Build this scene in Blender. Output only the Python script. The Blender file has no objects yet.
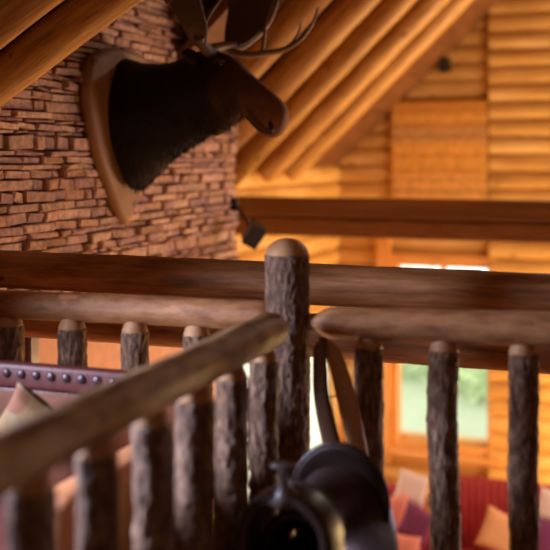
import bpy, bmesh, math, random
from mathutils import Vector, noise, Matrix
random.seed(7)
SC = bpy.context.scene
COL = SC.collection
PI = math.pi
ZC = 1.57                      # eye height above the loft floor
A = math.radians(20)           # camera yaw to the left
CA, SA = math.cos(A), math.sin(A)
F = 1000.0; CX = 275.0; HY = 160.0

def W(px, py, d):
    x = (px-CX)/F*d
    return Vector((x*CA-d*SA, x*SA+d*CA, ZC+(HY-py)/F*d))
def WY(px, py, Y):
    r = (px-CX)/F
    return W(px, py, Y/(r*SA+CA))
def WX(px, py, X):
    r = (px-CX)/F
    return W(px, py, X/(r*CA-SA))

# ------------------------------------------------------------ materials
def mat(name):
    m = bpy.data.materials.new(name); m.use_nodes = True
    nt = m.node_tree
    return m, nt, nt.nodes['Principled BSDF']
def N(nt, t, **kw):
    n = nt.nodes.new(t)
    for k, v in kw.items(): setattr(n, k, v)
    return n
def plain(name, col, rough=.5, metal=0, spec=None, bump=0, bscale=40):
    m, nt, b = mat(name)
    b.inputs['Base Color'].default_value = (*col, 1)
    b.inputs['Roughness'].default_value = rough
    b.inputs['Metallic'].default_value = metal
    if spec is not None: b.inputs['Specular IOR Level'].default_value = spec
    tc = N(nt, 'ShaderNodeTexCoord')
    no = N(nt, 'ShaderNodeTexNoise'); no.inputs['Scale'].default_value = bscale; no.inputs['Detail'].default_value = 4
    nt.links.new(tc.outputs['Object'], no.inputs['Vector'])
    mx = N(nt, 'ShaderNodeMix', data_type='RGBA')
    mx.inputs['A'].default_value = (*[c*.75 for c in col], 1); mx.inputs['B'].default_value = (*[min(1, c*1.2) for c in col], 1)
    nt.links.new(no.outputs['Fac'], mx.inputs['Factor']); nt.links.new(mx.outputs['Result'], b.inputs['Base Color'])
    if bump:
        bp = N(nt, 'ShaderNodeBump'); bp.inputs['Strength'].default_value = bump; bp.inputs['Distance'].default_value = .01
        nt.links.new(no.outputs['Fac'], bp.inputs['Height']); nt.links.new(bp.outputs['Normal'], b.inputs['Normal'])
    return m
def grain(name, c_dark, c_mid, c_light, su=18, sv=2.0, rough=.5, bump=.4, knots=True, patch=0, c_patch=None, dist=.01, spec=.4):
    """wood or bark: noise drawn out along V (metres) of the UV map"""
    m, nt, b = mat(name); L = nt.links.new
    tc = N(nt, 'ShaderNodeTexCoord'); mp = N(nt, 'ShaderNodeMapping'); mp.inputs['Scale'].default_value = (su, sv, 1)
    oi = N(nt, 'ShaderNodeObjectInfo')
    L(tc.outputs['UV'], mp.inputs['Vector']); 
    ad = N(nt, 'ShaderNodeVectorMath', operation='ADD'); sc = N(nt, 'ShaderNodeMath', operation='MULTIPLY'); sc.inputs[1].default_value = 37
    L(oi.outputs['Random'], sc.inputs[0]); L(mp.outputs['Vector'], ad.inputs[0]); L(sc.outputs[0], ad.inputs[1])
    no = N(nt, 'ShaderNodeTexNoise'); no.inputs['Scale'].default_value = 1; no.inputs['Detail'].default_value = 7; no.inputs['Roughness'].default_value = .65
    L(ad.outputs[0], no.inputs['Vector'])
    cr = N(nt, 'ShaderNodeValToRGB'); e = cr.color_ramp.elements
    e[0].position = .3; e[0].color = (*c_dark, 1); e[1].position = .72; e[1].color = (*c_light, 1)
    em = cr.color_ramp.elements.new(.5); em.color = (*c_mid, 1)
    L(no.outputs['Fac'], cr.inputs['Fac'])
    out = cr.outputs['Color']
    if knots or c_patch:
        mp2 = N(nt, 'ShaderNodeMapping'); mp2.inputs['Scale'].default_value = (9, 5, 1)
        L(tc.outputs['UV'], mp2.inputs['Vector']); ad2 = N(nt, 'ShaderNodeVectorMath', operation='ADD')
        L(mp2.outputs['Vector'], ad2.inputs[0]); L(sc.outputs[0], ad2.inputs[1])
        n2 = N(nt, 'ShaderNodeTexNoise'); n2.inputs['Scale'].default_value = 1; n2.inputs['Detail'].default_value = 3
        L(ad2.outputs[0], n2.inputs['Vector'])
        c2 = N(nt, 'ShaderNodeValToRGB'); f = c2.color_ramp.elements
        f[0].position = .66-patch; f[0].color = (0, 0, 0, 1); f[1].position = .70-patch; f[1].color = (1, 1, 1, 1)
        L(n2.outputs['Fac'], c2.inputs['Fac'])
        mx = N(nt, 'ShaderNodeMix', data_type='RGBA'); L(c2.outputs['Color'], mx.inputs['Factor']); L(out, mx.inputs['A'])
        mx.inputs['B'].default_value = (*(c_patch or [c*.6 for c in c_dark]), 1)
        out = mx.outputs['Result']
    L(out, b.inputs['Base Color'])
    b.inputs['Roughness'].default_value = rough; b.inputs['Specular IOR Level'].default_value = spec
    bp = N(nt, 'ShaderNodeBump'); bp.inputs['Strength'].default_value = bump; bp.inputs['Distance'].default_value = dist
    L(no.outputs['Fac'], bp.inputs['Height']); L(bp.outputs['Normal'], b.inputs['Normal'])
    return m
def vcol(name, rough=.8, bump=.5, scale=30, detail=6, lo=.6, hi=1.25, spec=.3):
    """colour kept per stone or per strip in the mesh, mottled by noise"""
    m, nt, b = mat(name); L = nt.links.new
    at = N(nt, 'ShaderNodeVertexColor', layer_name='Col')
    tc = N(nt, 'ShaderNodeTexCoord'); no = N(nt, 'ShaderNodeTexNoise'); no.inputs['Scale'].default_value = scale; no.inputs['Detail'].default_value = detail
    L(tc.outputs['Object'], no.inputs['Vector'])
    mr = N(nt, 'ShaderNodeMapRange'); mr.inputs['From Min'].default_value = .3; mr.inputs['From Max'].default_value = .7
    mr.inputs['To Min'].default_value = lo; mr.inputs['To Max'].default_value = hi
    L(no.outputs['Fac'], mr.inputs['Value'])
    vm = N(nt, 'ShaderNodeVectorMath', operation='SCALE'); L(at.outputs['Color'], vm.inputs[0]); L(mr.outputs['Result'], vm.inputs['Scale'])
    L(vm.outputs['Vector'], b.inputs['Base Color'])
    b.inputs['Roughness'].default_value = rough; b.inputs['Specular IOR Level'].default_value = spec
    bp = N(nt, 'ShaderNodeBump'); bp.inputs['Strength'].default_value = bump; bp.inputs['Distance'].default_value = .01
    L(no.outputs['Fac'], bp.inputs['Height']); L(bp.outputs['Normal'], b.inputs['Normal'])
    return m

M = {}
M['rafter'] = grain('rafter_wood', (.22,.095,.02), (.52,.26,.055), (.70,.40,.10), su=34, sv=3.0, rough=.45, bump=.4, patch=.0, c_patch=(.26,.10,.02))
M['darklog'] = grain('dark_log', (.13,.052,.018), (.31,.135,.048), (.48,.235,.095), su=30, sv=3, rough=.55, bump=.5, patch=-.02, c_patch=(.09,.03,.012), spec=.3)
M['beam'] = grain('squared_beam', (.13,.055,.018), (.25,.11,.035), (.36,.17,.055), su=20, sv=1.0, rough=.4, bump=.2, knots=False)
M['rail'] = grain('rail_wood', (.11,.058,.022), (.27,.155,.062), (.44,.28,.12), su=26, sv=11, rough=.6, bump=.9, patch=.05, c_patch=(.13,.06,.022), dist=.008)
M['railx'] = grain('reddish_rail_wood', (.16,.062,.022), (.34,.15,.058), (.48,.24,.105), su=26, sv=8, rough=.55, bump=.7, patch=.0, c_patch=(.55,.26,.12), dist=.008, spec=.35)
M['bark'] = grain('bark', (.028,.013,.007), (.17,.088,.046), (.44,.28,.18), su=75, sv=20, rough=.7, bump=1.0, patch=-.02, c_patch=(.34,.16,.075), dist=.02, spec=.4)
M['peeled'] = grain('peeled_wood', (.30,.15,.06), (.42,.22,.095), (.52,.30,.14), su=14, sv=8, rough=.55, bump=.3, knots=False)
M['deck'] = grain('roof_boards', (.10,.035,.010), (.17,.065,.018), (.24,.10,.03), su=6, sv=.8, rough=.6, bump=.2)
M['sidelog'] = grain('wall_log', (.42,.21,.05), (.66,.38,.10), (.86,.58,.23), su=6, sv=.9, rough=.55, bump=.25, patch=-.03)
M['stone'] = vcol('ledge_stone', rough=.75, bump=.7, scale=28)
M['mortar'] = plain('mortar', (.13,.065,.04), .9)
M['plaster'] = plain('peach_plaster', (.72,.38,.22), .8, bump=.1, bscale=12)
M['plank'] = grain('plain_plank', (.20,.09,.035), (.34,.16,.06), (.45,.23,.09), su=5, sv=.8, rough=.5, bump=.2)
M['frame'] = grain('window_frame_wood', (.55,.22,.05), (.75,.35,.09), (.85,.45,.14), su=12, sv=1.5, rough=.4, bump=.15, knots=False)
M['plaque'] = grain('plaque_wood', (.20,.10,.045), (.30,.16,.07), (.38,.21,.10), su=6, sv=1.2, rough=.65, bump=.15)
M['black'] = plain('black_plastic', (.008,.006,.006), .35)
M['blackgrille'] = plain('speaker_grille', (.012,.010,.009), .6, bump=.6, bscale=300)
M['leather'] = plain('dark_saddle_leather', (.026,.011,.009), .40, bump=.15, bscale=60, spec=.5)
M['leather2'] = plain('brown_saddle_leather', (.024,.011,.008), .55, bump=.2, bscale=50, spec=.3)
M['horn'] = plain('lit_horn_leather', (.085,.06,.055), .3, bump=.15, bscale=60)  # paler than the saddle: light catching the horn, put into its colour
M['edge'] = plain('saddle_edge_trim', (.04,.024,.012), .5, bump=.2, bscale=80)
M['strap'] = plain('tan_strap_leather', (.42,.22,.11), .5, bump=.2, bscale=40)
M['strapd'] = plain('dark_strap_leather', (.12,.06,.03), .45, bump=.2, bscale=40)
M['redleather'] = plain('red_leather', (.085,.016,.012), .5, bump=.25, bscale=25)
M['brownleather'] = plain('chestnut_leather', (.17,.055,.02), .4, bump=.2, bscale=20)
M['tanleather'] = plain('tan_leather', (.48,.20,.085), .45, bump=.15, bscale=20)
M['nail'] = plain('antique_brass_nail', (.07,.045,.05), .35, metal=.5)
M['fleece'] = plain('woven_saddle_blanket', (.10,.06,.025), .95, bump=1, bscale=120)
M['red'] = plain('crimson_upholstery', (.42,.035,.035), .7, bump=.2, bscale=30)
M['pink'] = plain('pink_cushion', (.85,.32,.24), .8)
M['white'] = plain('white_cushion', (.95,.75,.68), .8)
M['purple'] = plain('purple_cushion', (.22,.05,.16), .8)
M['tan'] = plain('tan_cushion', (.85,.45,.20), .8)
M['blueglass'] = plain('dusky_blue_glass', (.10,.13,.22), .1)
M['leaf'] = plain('pale_foliage', (.60,.74,.48), .8, bscale=3)
M['gravel'] = plain('pale_grass', (.36,.42,.30), .9, bscale=6)
M['brightground'] = plain('bright_window_ground', (.88,.80,.62), .9, bscale=3)  # pale colour gives the bright outdoor glare behind the side windows
M['eye'] = plain('glass_eye', (.012,.006,.004), .05)
M['nostril'] = plain('dark_nostril', (.006,.004,.003), .6)
M['antler'] = plain('antler_bone', (.20,.115,.055), .42, bump=.35, bscale=45)
M['antlerd'] = plain('antler_velvet_brown', (.075,.036,.014), .6, bump=.4, bscale=30)
M['iron'] = plain('black_iron', (.03,.02,.018), .5, metal=.5)

def glassmat():
    m, nt, b = mat('clear_glass')
    b.inputs['Base Color'].default_value = (.95,.98,.97,1); b.inputs['Roughness'].default_value = .02
    b.inputs['Transmission Weight'].default_value = 1; b.inputs['IOR'].default_value = 1.05
    return m
M['glass'] = glassmat()

def furmat():
    m, nt, b = mat('moose_hide'); L = nt.links.new
    tc = N(nt, 'ShaderNodeTexCoord'); sx = N(nt, 'ShaderNodeSeparateXYZ'); L(tc.outputs['Object'], sx.inputs[0])
    no = N(nt, 'ShaderNodeTexNoise'); no.inputs['Scale'].default_value = 9; no.inputs['Detail'].default_value = 5; L(tc.outputs['Object'], no.inputs['Vector'])
    ma = N(nt, 'ShaderNodeMath', operation='MULTIPLY_ADD'); ma.inputs[1].default_value = .35; L(no.outputs['Fac'], ma.inputs[0]); L(sx.outputs['X'], ma.inputs[2])
    cr = N(nt, 'ShaderNodeValToRGB'); e = cr.color_ramp.elements
    mr = N(nt, 'ShaderNodeMapRange'); mr.inputs['From Min'].default_value = -2.3; mr.inputs['From Max'].default_value = -1.55
    L(ma.outputs[0], mr.inputs['Value']); L(mr.outputs['Result'], cr.inputs['Fac'])
    e[0].color = (.006,.003,.002,1); e[1].color = (.24,.12,.052,1)
    x = cr.color_ramp.elements.new(.35); x.color = (.014,.007,.004,1)
    x = cr.color_ramp.elements.new(.75); x.color = (.12,.058,.025,1)
    n2 = N(nt, 'ShaderNodeTexNoise'); mp = N(nt, 'ShaderNodeMapping'); mp.inputs['Scale'].default_value = (60, 200, 120); L(tc.outputs['Object'], mp.inputs['Vector']); L(mp.outputs['Vector'], n2.inputs['Vector'])
    n2.inputs['Scale'].default_value = 1
    mx = N(nt, 'ShaderNodeMix', data_type='RGBA', blend_type='MULTIPLY'); mx.inputs['Factor'].default_value = .6
    L(cr.outputs['Color'], mx.inputs['A']); L(n2.outputs['Color'], mx.inputs['B'])
    L(cr.outputs['Color'], b.inputs['Base Color'])
    bp = N(nt, 'ShaderNodeBump'); bp.inputs['Strength'].default_value = .6; bp.inputs['Distance'].default_value = .006
    L(n2.outputs['Fac'], bp.inputs['Height']); L(bp.outputs['Normal'], b.inputs['Normal'])
    b.inputs['Roughness'].default_value = .75; b.inputs['Specular IOR Level'].default_value = .2
    b.inputs['Sheen Weight'].default_value = .12; b.inputs['Sheen Tint'].default_value = (.8,.5,.3,1)
    return m
M['fur'] = furmat()

# ------------------------------------------------------------ object helpers
class MB:
    def __init__(s): s.v = []; s.f = []; s.uv = []; s.mi = []; s.col = []; s.sm = []
    def face(s, idx, uv=None, mi=0, col=(1,1,1), smooth=True):
        s.f.append(idx); s.uv.append(uv or [(s.v[i][0]*1.0+s.v[i][1]*.7, s.v[i][2]) for i in idx]); s.mi.append(mi); s.col.append(col); s.sm.append(smooth)
    def build(s, name, mats, parent=None, loc=None):
        me = bpy.data.meshes.new(name)
        off = Vector(loc) if loc is not None else Vector((0,0,0))
        me.from_pydata([tuple(Vector(v)-off) for v in s.v], [], s.f)
        if not isinstance(mats, (list, tuple)): mats = [mats]
        for m in mats: me.materials.append(m)
        me.uv_layers.new(name='UVMap'); me.color_attributes.new('Col', 'FLOAT_COLOR', 'CORNER')
        me.polygons.foreach_set('material_index', s.mi); me.polygons.foreach_set('use_smooth', s.sm)
        uvs = []; cols = []
        for fi, f in enumerate(s.f):
            for j in range(len(f)):
                uvs += [float(q) for q in s.uv[fi][j]]; cols += [*s.col[fi], 1.0]
        me.uv_layers['UVMap'].data.foreach_set('uv', uvs)
        me.color_attributes['Col'].data.foreach_set('color', cols)
        me.update()
        o = bpy.data.objects.new(name, me); COL.objects.link(o); o.location = off
        if parent:
            o.parent = parent
            P = parent; base = Vector((0,0,0))
            while P: base += P.location; P = P.parent
            o.location = off-base
        return o
    def box(s, a, b, mi=0, col=(1,1,1), uvax=None, mtx=None):
        x0,y0,z0 = a; x1,y1,z1 = b
        P = [Vector(p) for p in ((x0,y0,z0),(x1,y0,z0),(x1,y1,z0),(x0,y1,z0),(x0,y0,z1),(x1,y0,z1),(x1,y1,z1),(x0,y1,z1))]
        i0 = len(s.v)
        s.v += [tuple(mtx@p) if mtx else tuple(p) for p in P]
        dims = [abs(x1-x0), abs(y1-y0), abs(z1-z0)]
        ax = uvax if uvax is not None else dims.index(max(dims))
        ot = [k for k in range(3) if k != ax]
        for q in ((0,3,2,1),(4,5,6,7),(0,1,5,4),(1,2,6,5),(2,3,7,6),(3,0,4,7)):
            s.face([i0+k for k in q], [(P[k][ot[0]]+P[k][ot[1]], P[k][ax]) for k in q], mi, col, False)
    def tube(s, pts, rads, seg=20, mi=0, cap0=True, cap1=True, amp=0, fr=6, seed=0, flat=None, tipmi=None, tipn=(0,0), stretch=.25, up=None, bark=0):
        """swept round section with noise; flat=(a,b) scales the two section axes; tipn rings at start/end take tipmi"""
        pts = [Vector(p) for p in pts]; n = len(pts); i0 = len(s.v)
        L = 0; Ls = []
        t0 = (pts[1]-pts[0]).normalized()
        ref = Vector(up) if up is not None else (Vector((0,0,1)) if abs(t0.z) < .9 else Vector((0,1,0)))
        nrm = (ref - t0*ref.dot(t0)).normalized()
        for i, p in enumerate(pts):
            if i: L += (p-pts[i-1]).length
            Ls.append(L)
            t = (pts[min(i+1,n-1)]-pts[max(i-1,0)]).normalized()
            nrm = (nrm - t*nrm.dot(t)).normalized(); bi = t.cross(nrm)
            for k in range(seg):
                a = 2*PI*k/seg
                fa, fb = flat if flat else (1,1)
                off = nrm*math.cos(a)*fa+bi*math.sin(a)*fb
                r = rads[i]
                if amp:
                    q = Vector((math.cos(a)*fr*.35, math.sin(a)*fr*.35, L*fr*stretch*4))+Vector((seed*13.1, seed*7.7, 0))
                    r = r*(1+amp*(noise.noise(q)+.6*noise.noise(q*2.7)+.35*noise.noise(q*6)))
                    if bark:
                        qb = Vector((math.cos(a)*rads[i]*90, math.sin(a)*rads[i]*90, L*22+seed))
                        r += bark*(.5-abs(noise.noise(qb)))+bark*.6*noise.noise(qb*2.3)
                s.v.append(tuple(p+off*r))
        rm = sum(rads)/n*2*PI
        for i in range(n-1):
            m_ = tipmi if (tipmi is not None and (i < tipn[0] or i >= n-1-tipn[1])) else mi
            for k in range(seg):
                k2 = (k+1) % seg
                s.face([i0+i*seg+k, i0+i*seg+k2, i0+(i+1)*seg+k2, i0+(i+1)*seg+k],
                       [(rm*k/seg, Ls[i]), (rm*(k+1)/seg, Ls[i]), (rm*(k+1)/seg, Ls[i+1]), (rm*k/seg, Ls[i+1])], m_)
        cm = tipmi if tipmi is not None else mi
        if cap0: s.face([i0+k for k in reversed(range(seg))], [(s.v[i0+k][0]*1.0, s.v[i0+k][2]) for k in reversed(range(seg))], cm)
        if cap1: s.face([i0+(n-1)*seg+k for k in range(seg)], [(s.v[i0+k][0]*1.0, s.v[i0+k][2]) for k in range(seg)], cm)
    def ellipsoid(s, c, r, seg=24, rings=14, mtx=None, mi=0, pw=1.0):
        i0 = len(s.v); c = Vector(c)
        for i in range(rings+1):
            th = PI*i/rings
            for k in range(seg):
                ph = 2*PI*k/seg
                def sp(x): return math.copysign(abs(x)**pw, x)
                p = Vector((sp(math.sin(th))*sp(math.cos(ph))*r[0], sp(math.sin(th))*sp(math.sin(ph))*r[1], sp(math.cos(th))*r[2]))
                s.v.append(tuple(c+(mtx@p if mtx else p)))
        for i in range(rings):
            for k in range(seg):
                k2 = (k+1) % seg
                s.face([i0+i*seg+k, i0+(i+1)*seg+k, i0+(i+1)*seg+k2, i0+i*seg+k2],
                       [(k/seg, i/rings), (k/seg, (i+1)/rings), ((k+1)/seg, (i+1)/rings), ((k+1)/seg, i/rings)], mi)

def cr_interp(P, m):
    """Catmull-Rom through tuples"""
    P = [tuple(p) for p in P]; n = len(P); out = []
    for i in range(n-1):
        p0, p1, p2, p3 = P[max(i-1,0)], P[i], P[i+1], P[min(i+2,n-1)]
        for j in range(m):
            t = j/m
            out.append(tuple(.5*((2*b)+(-a+c)*t+(2*a-5*b+4*c-d)*t*t+(-a+3*b-3*c+d)*t**3) for a, b, c, d in zip(p0, p1, p2, p3)))
    out.append(P[-1]); return out

def tag(o, label=None, cat=None, group=None, kind=None):
    if label: o['label'] = label
    if cat: o['category'] = cat
    if group: o['group'] = group
    if kind: o['kind'] = kind
    return o
def empty(name, loc):
    o = bpy.data.objects.new(name, None); COL.objects.link(o); o.location = loc; o.empty_display_size = .1; return o
def struct(mb, name, m):
    o = mb.build(name, m); o['kind'] = 'structure'; return o

def log(mb, p0, p1, r0, r1, seg=28, amp=.05, seed=0, n=None, ends=('round','round'), tipmi=None, bow=.0, fr=6, stretch=.25):
    p0, p1 = Vector(p0), Vector(p1); Ln = (p1-p0).length
    n = n or max(6, int(Ln/.06)); d = (p1-p0)/Ln
    prof = []
    def endprof(kind, r):
        if kind == 'round': return [(.0, .72), (.012, .90), (.035, .99)]
        if kind == 'cone': return [(.0, .45), (.02, .52), (.045, .80), (.07, .97)]
        if kind == 'dome': return [(.0, .25), (.006, .55), (.014, .8), (.024, .95), (.036, 1.0), (.0365, 1.02)]
        return [(0, 1)]
    e0 = endprof(ends[0], r0); e1 = endprof(ends[1], r1)
    for (a, k) in e0: prof.append((a, k))
    s0 = e0[-1][0]+.02; s1 = Ln-e1[-1][0]-.02
    for i in range(n+1): prof.append((s0+(s1-s0)*i/n, 1))
    for (a, k) in reversed(e1): prof.append((Ln-a, k))
    pts = []; rr = []
    for (a, k) in prof:
        t = a/Ln
        w = Vector((noise.noise((a*1.1, seed, 3)), noise.noise((a*1.1, seed, 9)), noise.noise((a*1.1, seed, 21))))*bow
        w -= d*w.dot(d)
        pts.append(p0+d*a+w*math.sin(PI*t)); rr.append((r0+(r1-r0)*t)*k)
    mb.tube(pts, rr, seg=seg, amp=amp, seed=seed, fr=fr, tipmi=tipmi, tipn=(len(e0) if ends[0] != 'flat' else 0, len(e1) if ends[1] != 'flat' else 0), stretch=stretch)

# ------------------------------------------------------------ setting
XS = -2.83      # stone face
YC = 6.95       # stone corner
XW = -3.5       # great-room side wall
YF = 12.0       # far wall
ZL = -2.6       # lower floor
XR = 4.2; YB = -1.6

# floor (lower and loft)
mb = MB(); mb.box((-4.0, YB-.1, ZL-.1), (XR, YF+.3, ZL), uvax=1); struct(mb, 'floor', M['plank'])
mb = MB(); mb.box((XS-.02, YB, -.3), (XR-.02, 3.42, 0), uvax=0); struct(mb, 'floor_loft', M['plank'])
# ceiling: outer flat shell, main roof slopes, low slope over the near left
T = .972
def roofz(x): return 1.272+.36+T*(x+3.4)
mb = MB(); mb.box((-4.2, YB-.2, 5.3), (XR+.2, YF+.5, 5.4), uvax=1); struct(mb, 'ceiling', M['deck'])
def slab(name, x0, z0, x1, z1, y0, y1, th=.08):
    mb = MB(); i = 0
    P = [(x0,y0,z0),(x1,y0,z1),(x1,y1,z1),(x0,y1,z0),(x0,y0,z0+th),(x1,y0,z1+th),(x1,y1,z1+th),(x0,y1,z0+th)]
    mb.v += P
    for q in ((0,3,2,1),(4,5,6,7),(0,1,5,4),(1,2,6,5),(2,3,7,6),(3,0,4,7)):
        mb.face(list(q), [(P[k][0]*1.3, P[k][1]) for k in q], 0, (1,1,1), False)
    return struct(mb, name, M['deck'])
slab('ceiling_slope', -3.75, roofz(-3.75), .3, roofz(.3), 5.9, YF-.01)
slab('ceiling_far_slope', .3, roofz(.3), XR-.02, roofz(.3)-T*(XR-.3)*.9, 5.9, YF-.01)
def dorm(x): return 1.93+.105+.62*(x+2.7)
slab('ceiling_low_slope', XS, dorm(XS)+.01, .3, dorm(.3), YB+.01, 3.95)

# stone wall
def stone_wall():
    mb = MB(); rnd = random.Random(3)
    z = .80
    while z < 3.7:
        h = rnd.choice([.02,.025,.03,.038,.045,.05,.06,.075,.035,.045])
        y = YB; 
        ylist = []
        while y < YC-.02:
            l = rnd.uniform(.07,.34)*(1.0 if h > .03 else .8)
            y2 = min(y+l, YC)
            if YC-y2 < .09: y2 = YC+rnd.uniform(-.015,.02)
            ylist.append((y, y2)); y = y2
        for (a, b) in ylist:
            if b < 3.2 and z > .8 and h < .03: pass
            px = XS+rnd.uniform(-.022,.022); g = .0015+rnd.random()*.003; c = .006+rnd.random()*.006
            t = rnd.random(); v = rnd.uniform(.8,1.12)
            base = [(.48,.27,.18),(.52,.31,.22),(.46,.25,.14),(.55,.34,.22),(.42,.24,.19)][rnd.randrange(5)]
            col = tuple(q*v for q in base)
            tl = rnd.uniform(-.006,.006)
            bt = a+g; tp = b-g; zb = z+g; zt = z+h-g
            jj = lambda s_: rnd.uniform(-s_, s_)
            xb = -3.38 if b > YC-.03 else XS-.12
            back = [(xb, bt, zb+tl), (xb, tp, zb-tl), (xb, tp, zt-tl), (xb, bt, zt+tl)]
            mid = [(px-c+jj(.004), bt+jj(.003), zb+tl+jj(.002)), (px-c+jj(.004), tp+jj(.003), zb-tl+jj(.002)), (px-c+jj(.004), tp+jj(.003), zt-tl+jj(.002)), (px-c+jj(.004), bt+jj(.003), zt+tl+jj(.002))]
            fr_ = [(px+jj(.006), bt+c, zb+tl+c*.6), (px+jj(.006), tp-c, zb-tl+c*.6), (px+jj(.006), tp-c, zt-tl-c*.6), (px+jj(.006), bt+c, zt+tl-c*.6)]
            i0 = len(mb.v); mb.v += back+mid+fr_
            for base_ in (0, 4):
                for k in range(4):
                    k2 = (k+1) % 4
                    mb.face([i0+base_+k, i0+base_+k2, i0+base_+4+k2, i0+base_+4+k], None, 0, col, False)
            mb.face([i0+8, i0+9, i0+10, i0+11], None, 0, col, False)
        z += h
    mb.box((XS-.14, YB, .80), (XS-.055, YC-.02, 5.2), mi=1)
    mb.box((-3.38, YC-.10, .80), (XS-.055, YC-.03, 5.2), mi=1)
    return struct(mb, 'wall_left', [M['stone'], M['mortar']])
stone_wall()
mb = MB(); mb.box((XS-.14, YB, ZL), (XS+.0, YC-.03, .795), uvax=1); struct(mb, 'wall_left_lower', M['plaster'])

def log_wall(name, axis, face, u0, u1, z0, z1, h, openings=(), nrm=1, top=None, amp=.02, phase=0, m='sidelog'):
    """courses of half-round logs; axis 0 runs along X (face is a Y), axis 1 along Y (face is an X)"""
    mb = MB(); z = z0; k = 0
    while z < z1-.01:
        zz = min(z+h, z1); zm = (z+zz)/2
        segs = [(u0, u1)]
        if top: segs = [(max(u0, top(zz)[0]), min(u1, top(zz)[1]))]
        for (a, b, c, d) in openings:
            if c < zm < d:
                ns = []
                for (p, q) in segs:
                    if b <= p or a >= q: ns.append((p, q)); continue
                    if a > p: ns.append((p, a))
                    if b < q: ns.append((b, q))
                segs = ns
        for (p, q) in segs:
            if q-p < .03: continue
            n = max(2, int((q-p)/.12)); S = 10; i0 = len(mb.v)
            for i in range(n+1):
                u = p+(q-p)*i/n
                for j in range(S+1):
                    a = PI*j/S
                    rr = 1+amp*6*noise.noise((u*1.3, k*5.1+j*.15, 2.2))
                    zq = zm-math.cos(a)*(zz-z)/2
                    bul = math.sin(a)**.7*(h*.42)*rr
                    f = face-nrm*(h*.42)+nrm*bul
                    mb.v.append((u, f, zq) if axis == 0 else (f, u, zq))
            for i in range(n):
                for j in range(S):
                    uvs = [(j*.03+k*1.7, p+(q-p)*i/n), (j*.03+k*1.7, p+(q-p)*(i+1)/n), ((j+1)*.03+k*1.7, p+(q-p)*(i+1)/n), ((j+1)*.03+k*1.7, p+(q-p)*i/n)]
                    mb.face([i0+i*(S+1)+j, i0+(i+1)*(S+1)+j, i0+(i+1)*(S+1)+j+1, i0+i*(S+1)+j+1], uvs)
            # backing board behind the course
            t0, t1 = face-nrm*(h*.42), face-nrm*(h*.42+(.1 if axis == 0 else .012))
            lo, hi = min(t0, t1), max(t0, t1)
            if axis == 0: mb.box((p, lo, z), (q, hi, zz), uvax=0)
            else: mb.box((lo, p, z), (hi, q, zz), uvax=1)
        z += h; k += 1
    return struct(mb, name, M[m])

wl, wr = WY(397,260,YF), WY(490,450,YF)
WIN = (wl.x, wr.x, wr.z, wl.z)          # far window x0,x1,z0,z1
gable = lambda zz: (max(XW, -3.4+(zz-1.7)/T), .3+(5.2-zz)/T+.2)
log_wall('wall_far', 0, YF, XW-.19, wr.x+.0, ZL, 5.2, .205, openings=[WIN], nrm=-1)
log_wall('wall_far_bay', 0, YF-.10, wr.x+.001, XR, ZL-.07, 5.2, .205, nrm=-1)
# side wall with two bright windows
SW1 = (8.55, 10.0, -1.75, -.10); SW2 = (10.15, 11.94, -1.95, -.35)
log_wall('wall_side', 1, XW, YC-.2, YF, ZL, 1.83, .205, openings=[SW1, SW2], nrm=1)
mb = MB(); mb.box((XR, YB-.1, ZL), (XR+.1, YF+.3, 5.3), uvax=1); struct(mb, 'wall_right', M['plank'])
mb = MB(); mb.box((-4.0, YB-.1, ZL), (XR, YB, 5.3), uvax=0); struct(mb, 'wall_back', M['plank'])
mb = MB(); mb.box((-3.9, YC-.25, ZL), (-3.72, YF+.2, 5.3), uvax=1)
for a, b in ((SW1, 1), (SW2, 1)): pass
# outer leaf of the side wall has the same openings, so build it from strips
mb = MB()
ys = [YC-.25, SW1[0], SW1[1], SW2[0], SW2[1], YF+.2]
for i in range(5):
    if i in (1, 3):
        s_ = SW1 if i == 1 else SW2
        mb.box((-3.63, ys[i], ZL), (-3.602, ys[i+1], s_[2]), uvax=1); mb.box((-3.63, ys[i], s_[3]), (-3.602, ys[i+1], 5.3), uvax=1)
    else: mb.box((-3.63, ys[i], ZL), (-3.602, ys[i+1], 5.3), uvax=2)
mb.box((-3.63, YB, ZL), (-3.602, YC-.25, 5.3), uvax=1)
struct(mb, 'wall_side_outer', M['plank'])

# windows
def window(name, axis, face, u0, u1, z0, z1, mull=(), trans=(), out=.16, inn=.05, w=.07):
    mb = MB()
    def bx(a, b, c, d, t0, t1):
        lo, hi = min(t0, t1), max(t0, t1)
        if axis == 0: mb.box((a, lo, c), (b, hi, d))
        else: mb.box((lo, a, c), (hi, b, d))
    t0, t1 = face+out, face-inn
    bx(u0-w, u0+.02, z0-w, z1+w, t0, t1); bx(u1-.02, u1+w, z0-w, z1+w, t0, t1)
    bx(u0+.02, u1-.02, z1-.02, z1+w, t0, t1); bx(u0+.02, u1-.02, z0-w, z0+.02, t0, t1)
    m0, m1 = face+out*.6, face+out*.2
    for u in mull: bx(u-.03, u+.03, z0+.02, z1-.02, m0, m1)
    for z in trans: bx(u0+.02, u1-.02, z-.02, z+.02, m0*.999+m1*.001, m1)
    fr = mb.build(name, M['frame']); fr['kind'] = 'structure'
    mb = MB(); g = face+out*.4
    bx(u0+.02, u1-.02, z0+.02, z1-.02, g, g+.006 if out > 0 else g-.006)
    mb.build('pane', M['glass'], fr)
    mb = MB(); bx(u0-.15, u1+.15, z0-w-.05, z0-w, face-inn, face-inn-(.16 if inn > 0 else -.16))
    mb.build('window_sill', M['frame'], fr)
    return fr
window('window_1', 0, YF, WIN[0], WIN[1], WIN[2], WIN[3], mull=((WIN[0]+WIN[1])/2,), out=.16, inn=.06)
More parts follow.
